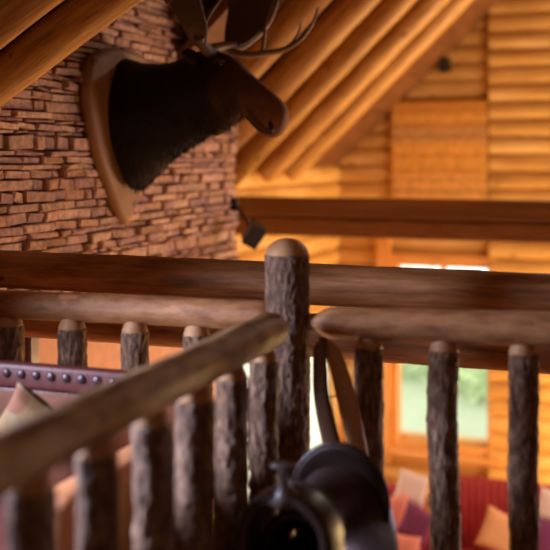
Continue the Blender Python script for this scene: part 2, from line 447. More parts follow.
window('window_2', 1, XW, *SW1, mull=(9.25,), out=-.09, inn=-.012, w=.045)
window('window_3', 1, XW, *SW2, out=-.09, inn=-.012, w=.045)
# tall casing post at the left of the far window
a = WY(378,340,YF-.02); b = WY(391,340,YF-.02)
mb = MB(); mb.box((a.x, YF-.10, WIN[2]-.25), (b.x, YF-.0, .62)); struct(mb, 'trim_1', M['frame'])
# slim dusky window strip and round column low on the left wall
p = WX(26,320,XS); q = WX(34,320,XS)
mb = MB(); mb.box((XS, p.y, .1), (XS+.03, q.y, .78)); struct(mb, 'window_4', M['blueglass'])

# ground outside + shrubs
mb = MB(); mb.box((-4.6, 12.4, -2.9), (10, 34, -2.75)); struct(mb, 'ground_outside', M['gravel'])
mb = MB(); mb.box((-20, 4, -2.9), (-4.602, 34, -2.75)); struct(mb, 'ground_bright_side', M['brightground'])  # pale ground added so the side windows look bright from inside
def shrub(loc, r, label):
    rnd = random.Random(int(loc[0]*100)); mb = MB(); bmx = Vector(loc)
    for i in range(2600):
        v = Vector((rnd.gauss(0,1), rnd.gauss(0,1), rnd.gauss(0,1))).normalized()*rnd.uniform(.55,1)
        c = bmx+Vector((v.x*r, v.y*r, v.z*r*1.25))
        a = Vector((rnd.gauss(0,1), rnd.gauss(0,1), rnd.gauss(0,1))).normalized(); b_ = a.orthogonal().normalized()
        s_ = rnd.uniform(.07,.14); i0 = len(mb.v)
        mb.v += [tuple(c+a*s_), tuple(c+b_*s_*.5), tuple(c-a*s_), tuple(c-b_*s_*.5)]
        mb.face([i0, i0+1, i0+2, i0+3], None, 0, (1,1,1), False)
    root = empty('shrub', (loc[0], loc[1], -2.75))
    mb.build('foliage', M['leaf'], root)
    mb = MB(); log(mb, (loc[0], loc[1], -2.78), (loc[0], loc[1], loc[2]), .08, .05, seg=10); mb.build('trunk', M['darklog'], root)
    tag(root, label, 'shrub')
shrub((-2.0, 19.0, -2.2), 1.5, 'pale green shrub outside the far window, filling its right side')
shrub((-4.4, 20.5, -2.4), 1.4, 'low pale green shrub outside the far window, filling its left foot')

# ------------------------------------------------------------ roof logs
# (y at px 340 of the lower edge -> plane Y), lower edge follows the roof line
def rafter(Y, r, x0, x1, label, seed, grp='parallel log rafters above the far room'):
    off = r/math.cos(math.atan(T))
    z = lambda x: 1.272+T*(x+3.4)+off
    mb = MB(); log(mb, (x0, Y, z(x0)), (x1, Y, z(x1)), r*1.0, r*1.0, amp=.045, seed=seed, ends=('round','flat'), n=70, fr=5)
    o = mb.build('log_rafter', M['rafter'], loc=(x0, Y, z(x0)))
    tag(o, label, 'rafter', grp)
rafter(6.53, .115, XS-.03, .28, 'orange log rafter rising from behind the moose forehead, nearest of the row', 11)
rafter(7.40, .130, -3.45, .28, 'thick orange log rafter just above the moose nose, second nearest of the row', 12)
rafter(8.18, .118, -3.45, .28, 'orange log rafter right behind the moose nostril, third nearest of the row', 13)
rafter(9.03, .122, -3.42, .28, 'orange log rafter whose rounded foot shows just right of the stone corner', 14)
rafter(9.74, .125, -3.42, .28, 'outermost fully visible orange log rafter, along the far log wall', 15)
#rafter(11.30, .115, -3.42, .28, 'dim log rafter tucked against the far wall behind all the others', 16)
def low_rafter(px0, py0, Y, r, label, seed):
    p = WY(px0, py0, Y); x0, x1 = XS-.02, .25
    z = lambda x: p.z+.62*(x-p.x)
    mb = MB(); log(mb, (x0, Y, z(x0)), (x1, Y, z(x1)), r, r*.95, amp=.04, seed=seed, ends=('flat','flat'), n=50)
    tag(mb.build('log_rafter', M['rafter'], loc=(x0, Y, z(x0))), label, 'rafter', 'lower log rafters at the upper left')
low_rafter(0, 80, 3.8, .097, 'blurred brown log rafter crossing the upper left above the mount board', 21)
low_rafter(0, 22, 3.38, .085, 'blurred log rafter in the extreme upper left corner', 22)

# far double beam
def beam(name, label, y0, y1, za, zb, x0, x1, m='beam'):
    mb = MB(); n = 40; i0 = 0
    prof = [(y0, za+.015), (y0+.015, za), (y1-.015, za), (y1, za+.015), (y1, zb-.015), (y1-.015, zb), (y0+.015, zb), (y0, zb-.015)]
    for i in range(n+1):
        x = x0+(x1-x0)*i/n
        for (y, z) in prof: mb.v.append((x, y+.006*noise.noise((x, y*9, z*9)), z+.006*noise.noise((x, z*9, 4))))
    for i in range(n):
        for k in range(8):
            k2 = (k+1) % 8
            mb.face([i*8+k2, i*8+k, (i+1)*8+k, (i+1)*8+k2], [(k2*.08, x0+(x1-x0)*i/n), (k*.08, x0+(x1-x0)*i/n), (k*.08, x0+(x1-x0)*(i+1)/n), (k2*.08, x0+(x1-x0)*(i+1)/n)], 0, (1,1,1), False)
    mb.face(list(range(8))); mb.face([n*8+k for k in reversed(range(8))])
    tag(mb.build(name, M[m]), label, 'beam')
beam('timber_beam', 'dark squared timber beam crossing the far room, upper of the stacked pair', 8.0, 8.25, 1.085, 1.25, XW+.0, XR-.02)
beam('timber_beam', 'squared timber beam directly under the dark upper one in the far room', 8.02, 8.22, .925, 1.075, XW+.0, XR-.02, 'darklog')

# long round beams across the void
YBm = 3.90
def bm_at(py, Y=YBm): return WY(275, py, Y).z
mb = MB(); log(mb, (XS-.02, YBm, bm_at(282)+.005), (XR-.02, YBm, bm_at(283)-.02), .086, .080, amp=.035, seed=31, ends=('flat','flat'), n=110, seg=36)
tag(mb.build('log_beam', M['darklog']), 'long dark brown round log beam running behind the post across the whole view', 'beam')
mb = MB(); log(mb, (XS-.02, YBm+.02, bm_at(336)+.010), (XR-.02, YBm+.02, bm_at(336)+.010), .090, .090, amp=.035, seed=32, ends=('flat','flat'), n=110, seg=30)
tag(mb.build('log_beam', M['darklog']), 'lower brown log beam seen under the handrails between the balusters', 'beam')

# ------------------------------------------------------------ railings
P0 = W(287, 260, 3.5)               # newel post axis
def baluster(x, y, ztop, zbot, r, seed, parent):
    mb = MB()
    pts = []; rr = []; n = 100
    L = ztop-.075-zbot
    for i in range(n+1):
        t = i/n
        k = 1.0
        if i == n: k = .96
        pts.append((x+.010*noise.noise((seed, t*2, 0)), y+.010*noise.noise((seed, t*2, 5)), zbot+L*t)); rr.append(r*k)
    mb.tube(pts, rr, seg=48, amp=.08, fr=9, seed=seed, stretch=.45, bark=.0045)
    b = mb.build('baluster', M['bark'], parent)
    lx, ly, lz = pts[-1]
    mb = MB()
    prof = [(-.004, 1.0), (.006, .97), (.022, .85), (.042, .66), (.06, .52), (.085, .45), (.115, .42)]
    mb.tube([(lx, ly, lz+a) for a, k in prof], [r*k*.985 for a, k in prof], seg=26, amp=.03, seed=seed)
    o = mb.build('peeled_tip', M['peeled'], b); o['label'] = 'light peeled tapered top'
# near railing
near = empty('log_railing', (P0.x, 1.6, 0)); tag(near, 'near log railing with mottled brown handrail running from the post toward the lower left', 'railing')
eA = W(274, 328.3, 3.36); eB0 = W(0, 467, 1.93)
dirn = (eB0-eA).normalized()
eB = eA+dirn*3.6; eB.z = eA.z-.045
mb = MB(); log(mb, eA, eB, .061, .052, amp=.06, seed=41, ends=('round','flat'), n=80, seg=40, bow=.02, fr=6); mb.build('handrail', M['rail'], near)
XL = lambda y: eA.x+(eB.x-eA.x)*(eA.y-y)/(eA.y-eB.y)
ky = [(264,.046),(232,.049),(195,.054),(152,.051),(97,.047),(32,.048)]
yl = []
for i, (px, r) in enumerate(ky):
    # intersection of the sight line with the rail line
    rr_ = (px-CX)/F; dx, dy = rr_*CA-SA, rr_*SA+CA
    sl = (eB.x-eA.x)/(eB.y-eA.y)
    d = (eA.x-sl*eA.y)/(dx-sl*dy); y = d*dy; yl.append(y)
    zt = eA.z+(eB.z-eA.z)*(eA.y-y)/(eA.y-eB.y)-.012
    baluster(d*dx, y, zt, .10, r, 50+i, near)
for k in range(1, 6):
    y = yl[-1]-.25*k
    if y > eB.y: baluster(XL(y), y, .985, .10, .048, 60+k, near)
mb = MB(); log(mb, (eA.x, 3.22, .13), (XL(0), 0, .13), .05, .05, amp=.05, seed=42, n=40, ends=('round','flat')); mb.build('bottom_rail', M['railx'], near)
# right railing
ra0 = WY(311, 322, P0.y); ra1 = WY(550, 329, P0.y)
def rail_run(name, label, pA, pB, r0, r1, pxs, seed, m, bz, ends=('cone','flat'), extra=0):
    rt = empty(name, (pA.x, pA.y, 0)); tag(rt, label, 'railing')
    mb = MB(); log(mb, pA, pB, r0, r1, amp=.05, seed=seed, ends=ends, n=90, seg=36, bow=.01); mb.build('handrail', m, rt)
    for i, (px, r) in enumerate(pxs):
        p = WY(px, 400, pA.y); t = (p.x-pA.x)/(pB.x-pA.x); z = pA.z+(pB.z-pA.z)*t
        baluster(p.x, pA.y, z-.005, .10, r, seed*3+i, rt)
    mb = MB(); log(mb, (pA.x, pA.y, .13), (pB.x, pB.y, .13), .05, .05, amp=.05, seed=seed+5, n=40, ends=('round','flat')); mb.build('bottom_rail', m, rt)
    return rt
rB = Vector((2.6, P0.y, ra0.z+(ra1.z-ra0.z)/(ra1.x-ra0.x)*(2.6-ra0.x)))
rail_run('log_railing', 'log railing to the right of the post with three dark balusters, far room behind', ra0, rB, .056, .056,
         [(369,.0475),(444,.0490),(523,.046),(608,.047),(700,.047),(800,.047)], 71, M['railx'], 0)
la0 = WY(272, 316, P0.y); la1 = WY(0, 304, P0.y)
lB = Vector((XS+.01, P0.y, la0.z+(la1.z-la0.z)/(la1.x-la0.x)*(XS+.01-la0.x)))
rail_run('log_railing', 'log railing left of the post, running behind the red leather sofa', la0, lB, .053, .056,
         [(197,.050),(135,.050),(72,.053),(10,.052),(-55,.05)], 91, M['railx'], 0, ends=('round','flat'))
# newel post
mb = MB(); ztop = W(287, 238, 3.5).z
pts = []; rr = []
n = 190
for i in range(n+1):
    t = i/n; pts.append((P0.x+.012*(1-t), P0.y, (ztop-.056)*t)); rr.append(.0715+.005*t if i < n else .074)
mb.tube(pts, rr, seg=96, amp=.045, fr=9, seed=5, stretch=.4, bark=.005)
post = mb.build('newel_post', M['bark'], loc=(P0.x, P0.y, 0))
mb = MB(); b = ztop-.058
prof = [(0,.0775),(.006,.0765),(.016,.073),(.027,.067),(.037,.058),(.046,.046),(.053,.032),(.057,.017),(.0585,.006)]
mb.tube([(P0.x, P0.y, b+a) for a, k in prof], [k for a, k in prof], seg=48, amp=.012, seed=5)
o = mb.build('post_cap', M['peeled'], post); o['label'] = 'light sawn domed top'
tag(post, 'thick bark-covered log post with a light domed top, in the middle of the view', 'post')

# ------------------------------------------------------------ moose trophy
YM = 5.13
trophy = empty('moose_trophy', (XS+.02, YM, 1.7)); tag(trophy, 'mounted moose head with antlers on the stone wall, facing right', 'trophy')
def MP(px, py, dy=0): 
    p = WY(px, py, YM); return Vector((p.x, YM+dy, p.z))
# plaque
half = [(0,2.205),(.14,2.20),(.28,2.17),(.40,2.11),(.44,2.00),(.43,1.88),(.385,1.72),(.295,1.54),(.17,1.37),(.07,1.25),(0,1.195)]
half = cr_interp(half, 4)
out = [( y, z) for y, z in half]+[(-y, z) for y, z in reversed(half[1:-1])]
mb = MB()
layers = [(XS+.0,1.0),(XS+.040,1.0),(XS+.058,.965),(XS+.062,.93)]
cz = 1.8; m_ = len(out)
for (x, k) in layers:
    for (y, z) in out: mb.v.append((x, YM+.01+y*k, cz+(z-cz)*k))
for i in range(len(layers)-1):
    for k in range(m_):
        k2 = (k+1) % m_
        mb.face([i*m_+k, i*m_+k2, (i+1)*m_+k2, (i+1)*m_+k], None, 0, (1,1,1), True)
mb.face([3*m_+k for k in range(m_)], [(out[k][0], out[k][1]) for k in range(m_)], 0, (1,1,1), False)
mb.face([k for k in reversed(range(m_))])
mb.build('mounting_board', M['plaque'], trophy)
# head and neck loft: (top px, bottom px, half width, fullness)
SEC = [((120,62),(134,190),.225),((126,59),(140,189),.235),((145,63),(151,178),.225),((168,64),(174,157),.19),((188,56),(198,141),.15),
       ((206,50),(214,131),.125),((222,51),(231,126),.112),((239,62),(242,116),.088),((252,74),(246,117.5),.072),((265,85.5),(255,128),.062),
       ((275,94),(263,135),.066),((283,102),(272.5,138),.066),((287.5,110),(280,135.5),.05),((287.5,117),(285,129),.028)]
rows = []
for (t, b_, w) in SEC:
    tp, bp = MP(*t), MP(*b_)
    rows.append((tp.x, tp.z, bp.x, bp.z, w))
rows = cr_interp(rows, 6)
S = 40; mb = MB()
for ri, (tx, tz, bx_, bz, w) in enumerate(rows):
    for k in range(S):
        a = 2*PI*k/S; c, s_ = math.cos(a), math.sin(a)
        e = .88; cc = math.copysign(abs(c)**e, c); ss = math.copysign(abs(s_)**e, s_)
        mx_, mz_ = (tx+bx_)/2, (tz+bz)/2
        t_ = ri/len(rows)
        # jaw narrower than the brow on the face
        ww = w*(1-.22*max(0, -cc)) if t_ > .35 else w*(1-.25*max(0, -cc))
        p = Vector((mx_+(tx-bx_)/2*cc, YM+ww*ss, mz_+(tz-bz)/2*cc))
        q = noise.noise(p*7)*.012+noise.noise(p*22)*.005
        if t_ > .55: q *= .35
        dirv = Vector((0, ss, cc)); p += dirv*q
        mb.v.append(tuple(p))
nr = len(rows)
for i in range(nr-1):
    for k in range(S):
        k2 = (k+1) % S
        mb.face([i*S+k, (i+1)*S+k, (i+1)*S+k2, i*S+k2])
mb.face([k for k in range(S)]); mb.face([(nr-1)*S+k for k in reversed(range(S))])
body_v = list(mb.v); 
mb.v = mb.v
# brow ridge and lip volume joined in the same mesh
head = mb.build('head', M['fur'], trophy)
# fur tufts
rnd = random.Random(9); mbf = MB()
cent = Vector((0, YM, 1.9))
for i in range(5200):
    ri = int(rnd.triangular(0, nr*.62, nr*.25)); k = rnd.randrange(S)
    p = Vector(body_v[ri*S+k]); p2 = Vector(body_v[min(nr-1, ri+1)*S+(k+1) % S]); p = p.lerp(p2, rnd.random())
    row = rows[ri]; c = Vector(((row[0]+row[2])/2, YM, (row[1]+row[3])/2))
    nrm = (p-c).normalized(); dn = Vector((-.25, 0, -1.0)); 
    ln = rnd.uniform(.018,.036)*(1.25 if nrm.z < -.5 else .7)
    d = (dn*.8+nrm*.55+Vector((rnd.gauss(0,.2), rnd.gauss(0,.2), rnd.gauss(0,.15)))).normalized()
    s_ = d.orthogonal().normalized()*.0028; i0 = len(mbf.v); p = p-nrm*.004
    mbf.v += [tuple(p-s_), tuple(p+s_), tuple(p+d*ln)]; mbf.face([i0, i0+1, i0+2])
fo = mbf.build('fur', M['fur'], trophy); fo['kind'] = 'stuff'
# bell under the jaw
mb = MB(); b0 = MP(222,122); b1 = MP(214,135)
mb.tube([b0, b0.lerp(b1,.4), b0.lerp(b1,.8), b1], [.05,.045,.03,.012], seg=16, amp=.2, seed=3); mb.build('dewlap', M['fur'], trophy)
for sgn in (-1, 1):
    e = MP(227,65); w = .094
    mb = MB(); mb.ellipsoid((e.x, YM+sgn*w, e.z), (.018,.013,.016), seg=18, rings=10); mb.build('eye', M['eye'], trophy)
    mb = MB(); mb.tube([(e.x-.04, YM+sgn*(w+.003), e.z+.008), (e.x-.01, YM+sgn*(w+.012), e.z+.021), (e.x+.025, YM+sgn*(w+.004), e.z+.010)], [.008,.012,.007], seg=10); mb.build('eyelid', M['fur'], trophy)
    e = MP(274.5,127)
    mb = MB(); mb.ellipsoid((e.x, YM+sgn*.055, e.z), (.013,.016,.033), seg=16, rings=10, mtx=Matrix.Rotation(-.30, 3, 'Y')); mb.build('nostril', M['nostril'], trophy)
    # ears
    e0 = MP(203,60); d = Vector((-.15, sgn*.8, .12)).normalized(); sd = Vector((0,0,1)).cross(d).normalized()
    ln = .14; mb = MB(); pts = []; rr = []
    for i in range(9):
        t = i/8; pts.append(Vector((e0.x, YM+sgn*.09, e0.z))+d*ln*t); rr.append(.038*math.sin(PI*min(1, .25+t*.75))**.8+.004)
    mb.tube(pts, rr, seg=16, flat=(1,.4), up=(0,0,1)); mb.build('ear', M['fur'], trophy)
# mouth line
mb = MB(); pm = [MP(250,118), MP(258,127), MP(266,133), MP(275,135)]
mb.tube([(p.x, YM-.058+.003*i, p.z+.004) for i, p in enumerate(pm)], [.006]*4, seg=8); mb.build('mouth_line', M['nostril'], trophy)
# antlers: near one (toward the loft) dark palm, far one with pale tines
def antler(sgn, paths, palm, m, name='antler'):
    mb = MB()
    for pth, r0, r1 in paths:
        pts = cr_interp([tuple(WY(px, py, YM+dy)) for px, py, dy in pth], 6)
        n = len(pts); mb.tube(pts, [1.35*(r0+(r1-r0)*i/(n-1)) for i in range(n)], seg=14, amp=.08, seed=sgn+2)
    if palm:
        # palm: closed plate with thickness, lofted between left and right outlines
        L_, R_ = palm; n = len(L_); S = 14
        i0 = len(mb.v)
        LL = cr_interp([tuple(WY(px, py, YM+dy)) for px, py, dy in L_], 5); RR = cr_interp([tuple(WY(px, py, YM+dy)) for px, py, dy in R_], 5)
        for a, b in zip(LL, RR):
            a, b = Vector(a), Vector(b); c = (a+b)/2; h = (b-a)/2
            for k in range(S):
                an = 2*PI*k/S
                mb.v.append(tuple(c+h*math.cos(an)+Vector((0,1,0))*math.sin(an)*.014))
        for i in range(len(LL)-1):
            for k in range(S):
                k2 = (k+1) % S
                mb.face([i0+i*S+k, i0+i*S+k2, i0+(i+1)*S+k2, i0+(i+1)*S+k])
        mb.face([i0+k for k in range(S)]); mb.face([i0+(len(LL)-1)*S+k for k in range(S)])
    return mb.build(name, m, trophy)
antler(-1, [([(211,53,-.06),(206,49,-.12),(202,43,-.2),(199,36,-.26)],.026,.024),
            ([(204,44,-.2),(203,28,-.22),(211,12,-.24),(221,-2,-.25),(226,-14,-.25)],.009,.006),
            ([(170,2,-.38),(160,-20,-.40),(158,-38,-.40)],.02,.006)],
       ([(192,46,-.22),(184,30,-.29),(172,8,-.34),(158,-20,-.38),(156,-40,-.4)],
        [(206,46,-.22),(208,30,-.26),(203,8,-.30),(196,-18,-.34),(182,-40,-.38)]), M['antlerd'])
antler(1, [([(214,52,.05),(222,49,.09),(232,52,.13),(248,55,.17),(266,53,.20),(282,50,.21),(293,45,.21),(303,37,.21),(311,26,.21),(316,15,.21),(318,7,.21)],.020,.004),
           ([(284,50,.21),(293,42,.215),(299,32,.22),(301,22,.22)],.011,.003),
           ([(216,50,.06),(228,47,.13),(242,47,.2),(256,37,.25),(268,24,.28),(275,8,.29),(279,-8,.29)],.016,.007),
           ([(262,52,.2),(264,38,.24),(267,20,.27),(275,-2,.28)],.009,.006),
           ([(207,50,-.03),(222,46,.05),(236,44,.12)],.022,.014)],
       None, M['antler'])
antler(2, [], ([(224,45,.10),(225,28,.16),(228,8,.22),(227,-18,.26),(234,-34,.28)],[(240,47,.16),(256,37,.22),(268,16,.27),(277,-8,.29),(276,-34,.30)]), M['antlerd'], 'antler_palm')

# ------------------------------------------------------------ speakers
def speaker(c, sz, rot, label, brk_to, fm):
    root = empty('speaker', c); tag(root, label, 'speaker')
    mt = Matrix.Translation(c) @ rot.to_4x4()
    w, d, h = sz
    mb = MB(); bmv = [(-w/2,-d/2,-h/2),(w/2,d/2,h/2)]; mb.box(bmv[0], bmv[1], mtx=mt); 
    o = mb.build('cabinet', M['black'], root); bv = o.modifiers.new('b', 'BEVEL'); bv.width = .006; bv.segments = 2
    mb = MB(); mb.box((-w/2*.88,-d/2-.006,-h/2*.9), (w/2*.88,-d/2-.0005,h/2*.9), mtx=mt); mb.build('grille', M['blackgrille'], root)
    mb = MB(); q = Vector(brk_to); cc = Vector(c)
    mb.tube([q, q.lerp(cc,.35)+Vector((.0,0,.015)), cc.lerp(q,.2)], [.012,.012,.012], seg=10)
    mb.box((q.x-.03,q.y-.03,q.z-.05), (q.x+.02,q.y+.03,q.z+.05)); mb.build('bracket', M['iron'], root)
sc = W(254,234,7.15)
speaker(sc, (.115,.13,.165), Matrix.Rotation(math.radians(35),3,'Z') @ Matrix.Rotation(math.radians(28),3,'Y') @ Matrix.Rotation(math.radians(25),3,'X'),
        'small black loudspeaker tilted down beside the stone corner under the far beam', (XS+.025, 6.85, 1.24), None)
s2 = WY(445,65,YF-.14)
speaker(s2, (.11,.12,.18), Matrix.Rotation(math.radians(-10),3,'Z') @ Matrix.Rotation(math.radians(8),3,'X'),
        'small dark loudspeaker high on the far log wall beside the rafters', WY(438,52,YF-.04), None)

# ------------------------------------------------------------ striped panel on far wall
a = WY(393,103,YF-.05); b = WY(488,206,YF-.05)
mb = MB(); zt, zb = a.z, b.z; n = 26
rnd = random.Random(5)
for i in range(n):
    z0 = zb+(zt-zb)*i/n; z1 = zb+(zt-zb)*(i+1)/n; t = (i+.5)/n
    c = (.80,.42,.09)
    if .60 < t < .78: c = (.50,.27,.09) if i % 2 else (.66,.36,.13)
    elif t < .3: c = (.76,.40,.11) if i % 3 else (.60,.32,.09)
    elif t > .9: c = (.62,.28,.05)
    elif i % 4 == 0: c = (.62,.28,.05)
    mb.box((a.x, YF-.085-.004*math.sin(i), z0), (b.x, YF-.0, z1), col=c)
tag(mb.build('wall_panel', vcol('striped_weave', rough=.8, bump=.3, scale=14, lo=.8, hi=1.15)), 'flat orange striped panel on the far log wall above the big beam', 'panel')

# ------------------------------------------------------------ red leather sofa on the loft
sofa = empty('sofa', (-2.1, 2.75, 0)); tag(sofa, 'red leather sofa with a row of nailheads behind the near railing', 'sofa')
def rbox(name, a, b, m, parent, bev=.03, seg=4):
    mb = MB(); mb.box(a, b); o = mb.build(name, m, parent)
    md = o.modifiers.new('b', 'BEVEL'); md.width = bev; md.segments = seg
    for p in o.data.polygons: p.use_smooth = True
    return o
sx0, sx1 = -2.78, -1.36; yb0, yb1 = 2.92, 3.16
rbox('back', (sx0, yb0+.02, .12), (sx1, yb1-.05, .80), M['brownleather'], sofa)
rbox('top_band', (sx0, yb0-.005, .785), (sx1, yb0+.05, .872), M['redleather'], sofa, .015)
x = sx0+.03
while x < sx1-.02:
    mb = MB(); mb.ellipsoid((x, yb0-.006, .838), (.016,.009,.016), seg=14, rings=8); mb.build('nailhead', M['nail'], sofa); x += .059
rbox('seat_cushion', (sx0+.12, 2.28, .26), (sx1-.12, yb0+.03, .46), M['redleather'], sofa, .05)
rbox('arm', (sx1-.13, 2.22, .12), (sx1, yb0+.0, .70), M['tanleather'], sofa, .04)
rbox('arm', (sx0, 2.22, .12), (sx0+.13, yb0+.0, .70), M['redleather'], sofa, .04)
rbox('base', (sx0+.04, 2.26, .06), (sx1-.04, yb1-.02, .25), M['redleather'], sofa, .02)
for x in (sx0+.1, sx1-.1):
    for y in (2.32, 3.06):
        mb = MB(); mb.tube([(x,y,0),(x,y,.10)], [.022,.03], seg=12); mb.build('leg', M['darklog'], sofa)
# cushion on its corner
def cushion(name, c, s, th, rot, m, label, cat='cushion', group=None):
    mb = MB(); n = 16; i0 = 0
    for side in (1, -1):
        for i in range(n+1):
            for j in range(n+1):
                u, v = i/n*2-1, j/n*2-1
                e = max(0, (1-u**4)*(1-v**4))**.5
                k = 1-.10*(1-abs(u))*0-.06*(1-e)
                pu = u*s*(1-.09*(1-v*v)*abs(u)**3); pv = v*s*(1-.09*(1-u*u)*abs(v)**3)
                mb.v.append((pu, side*th*e, pv))
    R = rot
    mb.v = [tuple(Vector(c)+R@Vector(p)) for p in mb.v]
    q = (n+1)**2
    for sd in (0, 1):
        for i in range(n):
            for j in range(n):
                f = [sd*q+i*(n+1)+j, sd*q+(i+1)*(n+1)+j, sd*q+(i+1)*(n+1)+j+1, sd*q+i*(n+1)+j+1]
                mb.face(f if sd else f[::-1])
    o = mb.build(name, m, loc=c); tag(o, label, cat, group); return o
def patt():
    m, nt, b = mat('patterned_cushion'); L = nt.links.new
    tc = N(nt, 'ShaderNodeTexCoord'); vo = N(nt, 'ShaderNodeTexVoronoi'); vo.inputs['Scale'].default_value = 14; L(tc.outputs['Object'], vo.inputs['Vector'])
    cr = N(nt, 'ShaderNodeValToRGB'); cr.color_ramp.interpolation = 'CONSTANT'; sp = N(nt, 'ShaderNodeSeparateColor'); L(vo.outputs['Color'], sp.inputs[0]); L(sp.outputs[0], cr.inputs['Fac'])
    e = cr.color_ramp.elements; e[0].color = (.19,.12,.05,1); e[1].position = .8; e[1].color = (.09,.11,.07,1)
    for p_, c_ in ((.3,(.20,.145,.075,1)),(.5,(.20,.20,.14,1)),(.65,(.17,.07,.035,1))):
        x_ = cr.color_ramp.elements.new(p_); x_.color = c_
    L(cr.outputs['Color'], b.inputs['Base Color']); b.inputs['Roughness'].default_value = .9
    return m
cp = WY(38, 428, 2.80)
cushion('cushion', (cp.x-.02, cp.y, cp.z-.01), .125, .05, Matrix.Rotation(.30,3,'X') @ Matrix.Rotation(math.radians(38),3,'Y'), patt(),
        'tan and green patterned cushion standing on its corner on the red leather sofa')

# ------------------------------------------------------------ saddle on its stand
H = W(284, 463, 2.72); Cn = W(340, 447, 3.12)
fw = Vector((H.x-Cn.x, H.y-Cn.y, 0)).normalized(); lat = Vector((-fw.y, fw.x, 0)) # lat points to one side
org = Vector((H.x, H.y, 0))
def SP(u, v, w): return org+fw*u+lat*v+Vector((0,0,w))      # u forward of the horn
# toward screen right?
if (lat.x*CA+lat.y*SA) < 0: lat = -lat
saddle = empty('saddle', (H.x, H.y, .45)); tag(saddle, 'dark leather western saddle with a round-capped horn in the corner of the railing', 'saddle')
hz = H.z
Rm = Matrix((fw, lat, Vector((0,0,1)))).transposed()
mb = MB(); mb.ellipsoid(SP(0,0,hz-.006), (.036,.037,.0085), seg=32, rings=12, mtx=Rm @ Matrix.Rotation(-.10,3,'Y'), pw=.85)
nk = [(0,hz-.010,.013),(0,hz-.022,.0115),(0,hz-.045,.013),(-.004,hz-.065,.018),(-.008,hz-.082,.030),(-.012,hz-.10,.05)]
mb.tube([SP(u,0,w) for u, w, r in nk], [r for u, w, r in nk], seg=24); mb.build('horn', M['horn'], saddle)
# pommel arch
ar = []
for i in range(33):
    a = -PI*.5+PI*i/32
    # outline: shoulders sloping from the horn
    v = .123*math.sin(a); w = hz-.10-.135*(1-max(0, math.cos(a))**.75)
    ar.append((v, w))
ar = [(-.136, hz-.40), (-.134, hz-.32)]+ar+[(.134, hz-.32), (.136, hz-.40)]
mb = MB()
S = 16; i0 = 0
for i, (v, w) in enumerate(ar):
    vn = ar[min(i+1, len(ar)-1)]; vp = ar[max(i-1, 0)]
    t = Vector((vn[0]-vp[0], vn[1]-vp[1])).normalized(); nn = Vector((-t.y, t.x))
    for k in range(S):
        a = 2*PI*k/S; c = math.cos(a); s_ = math.sin(a)
        c2 = math.copysign(abs(c)**.7, c); s2_ = math.copysign(abs(s_)**.8, s_)
        mb.v.append(tuple(SP(-.045+.065*s2_, v+nn.x*.020*c2, w+nn.y*.020*c2)))
for i in range(len(ar)-1):
    for k in range(S):
        k2 = (k+1) % S; mb.face([i*S+k, i*S+k2, (i+1)*S+k2, (i+1)*S+k])
mb.face([k for k in range(S)]); mb.face([(len(ar)-1)*S+k for k in range(S)])
mb.build('pommel', M['leather'], saddle)
# edge trim bands on the pommel: pale roll to the right
for off, rr_, m_ in ((-.085, .0065, 'edge'), (-.118, .005, 'edge'), (.018, .0035, 'leather2')):
    mb = MB(); pts = [SP(off, v*1.0+(.004 if v > 0 else -.004), w+.010) for v, w in ar[3:-2]]
    mb.tube(pts, [rr_]*len(pts), seg=10); o = mb.build('edge_binding', M[m_], saddle)
# seat
mb = MB(); nu, nv = 18, 20
Lc = (Vector((H.x,H.y,0))-Vector((Cn.x,Cn.y,0))).length
for i in range(nu+1):
    t = i/nu; u = -.09-(Lc-.05)*t*.95
    hw = .13+.055*t; top = hz-.125-.13*math.sin(PI*min(1,t*.9+.08))**1.0*(1-t*.45)
    for j in range(nv+1):
        s_ = j/nv*2-1; a = s_*PI*.5
        mb.v.append(tuple(SP(u, hw*math.sin(a), top-.28*(1-math.cos(a))**1.3)))
for i in range(nu):
    for j in range(nv): mb.face([i*(nv+1)+j, i*(nv+1)+j+1, (i+1)*(nv+1)+j+1, (i+1)*(nv+1)+j])
o = mb.build('seat', M['leather'], saddle); md = o.modifiers.new('s', 'SOLIDIFY'); md.thickness = .02
# cantle: big rounded dished back
cc = SP(-Lc, 0, 0); cl = W(340, 500, 3.12)
cv = (Vector((cl.x, cl.y, 0))-org).dot(lat); cu = (Vector((cl.x, cl.y, 0))-org).dot(fw)
mb = MB(); n = 24; rr2 = 40
for side in (0, 1):
    for i in range(n+1):
        r = i/n
        for k in range(rr2):
            a = 2*PI*k/rr2
            y_ = .160*r*math.cos(a); z_ = .172*r*math.sin(a)
            dish = .055*(r*r)                       # rim leans toward the horn
            th = .022*(1-r**6)**.5
            mb.v.append(tuple(SP(cu-.045+dish+(th if side else -th)+.12*z_*-.6, y_, cl.z+z_)))
q = (n+1)*rr2
for side in (0, 1):
    for i in range(n):
        for k in range(rr2):
            k2 = (k+1) % rr2; f = [side*q+i*rr2+k, side*q+i*rr2+k2, side*q+(i+1)*rr2+k2, side*q+(i+1)*rr2+k]
            mb.face(f if side else f[::-1])
mb.build('cantle', M['leather2'], saddle)
mb = MB(); pts = [SP(cu-.045+.055-.072*(.172*math.sin(a)), .161*math.cos(a), cl.z+.173*math.sin(a)) for a in [PI*k/40*1.3-.15*PI for k in range(41)]]
mb.tube(pts, [.007]*41, seg=10); mb.build('cantle_binding', M['leather'], saddle)
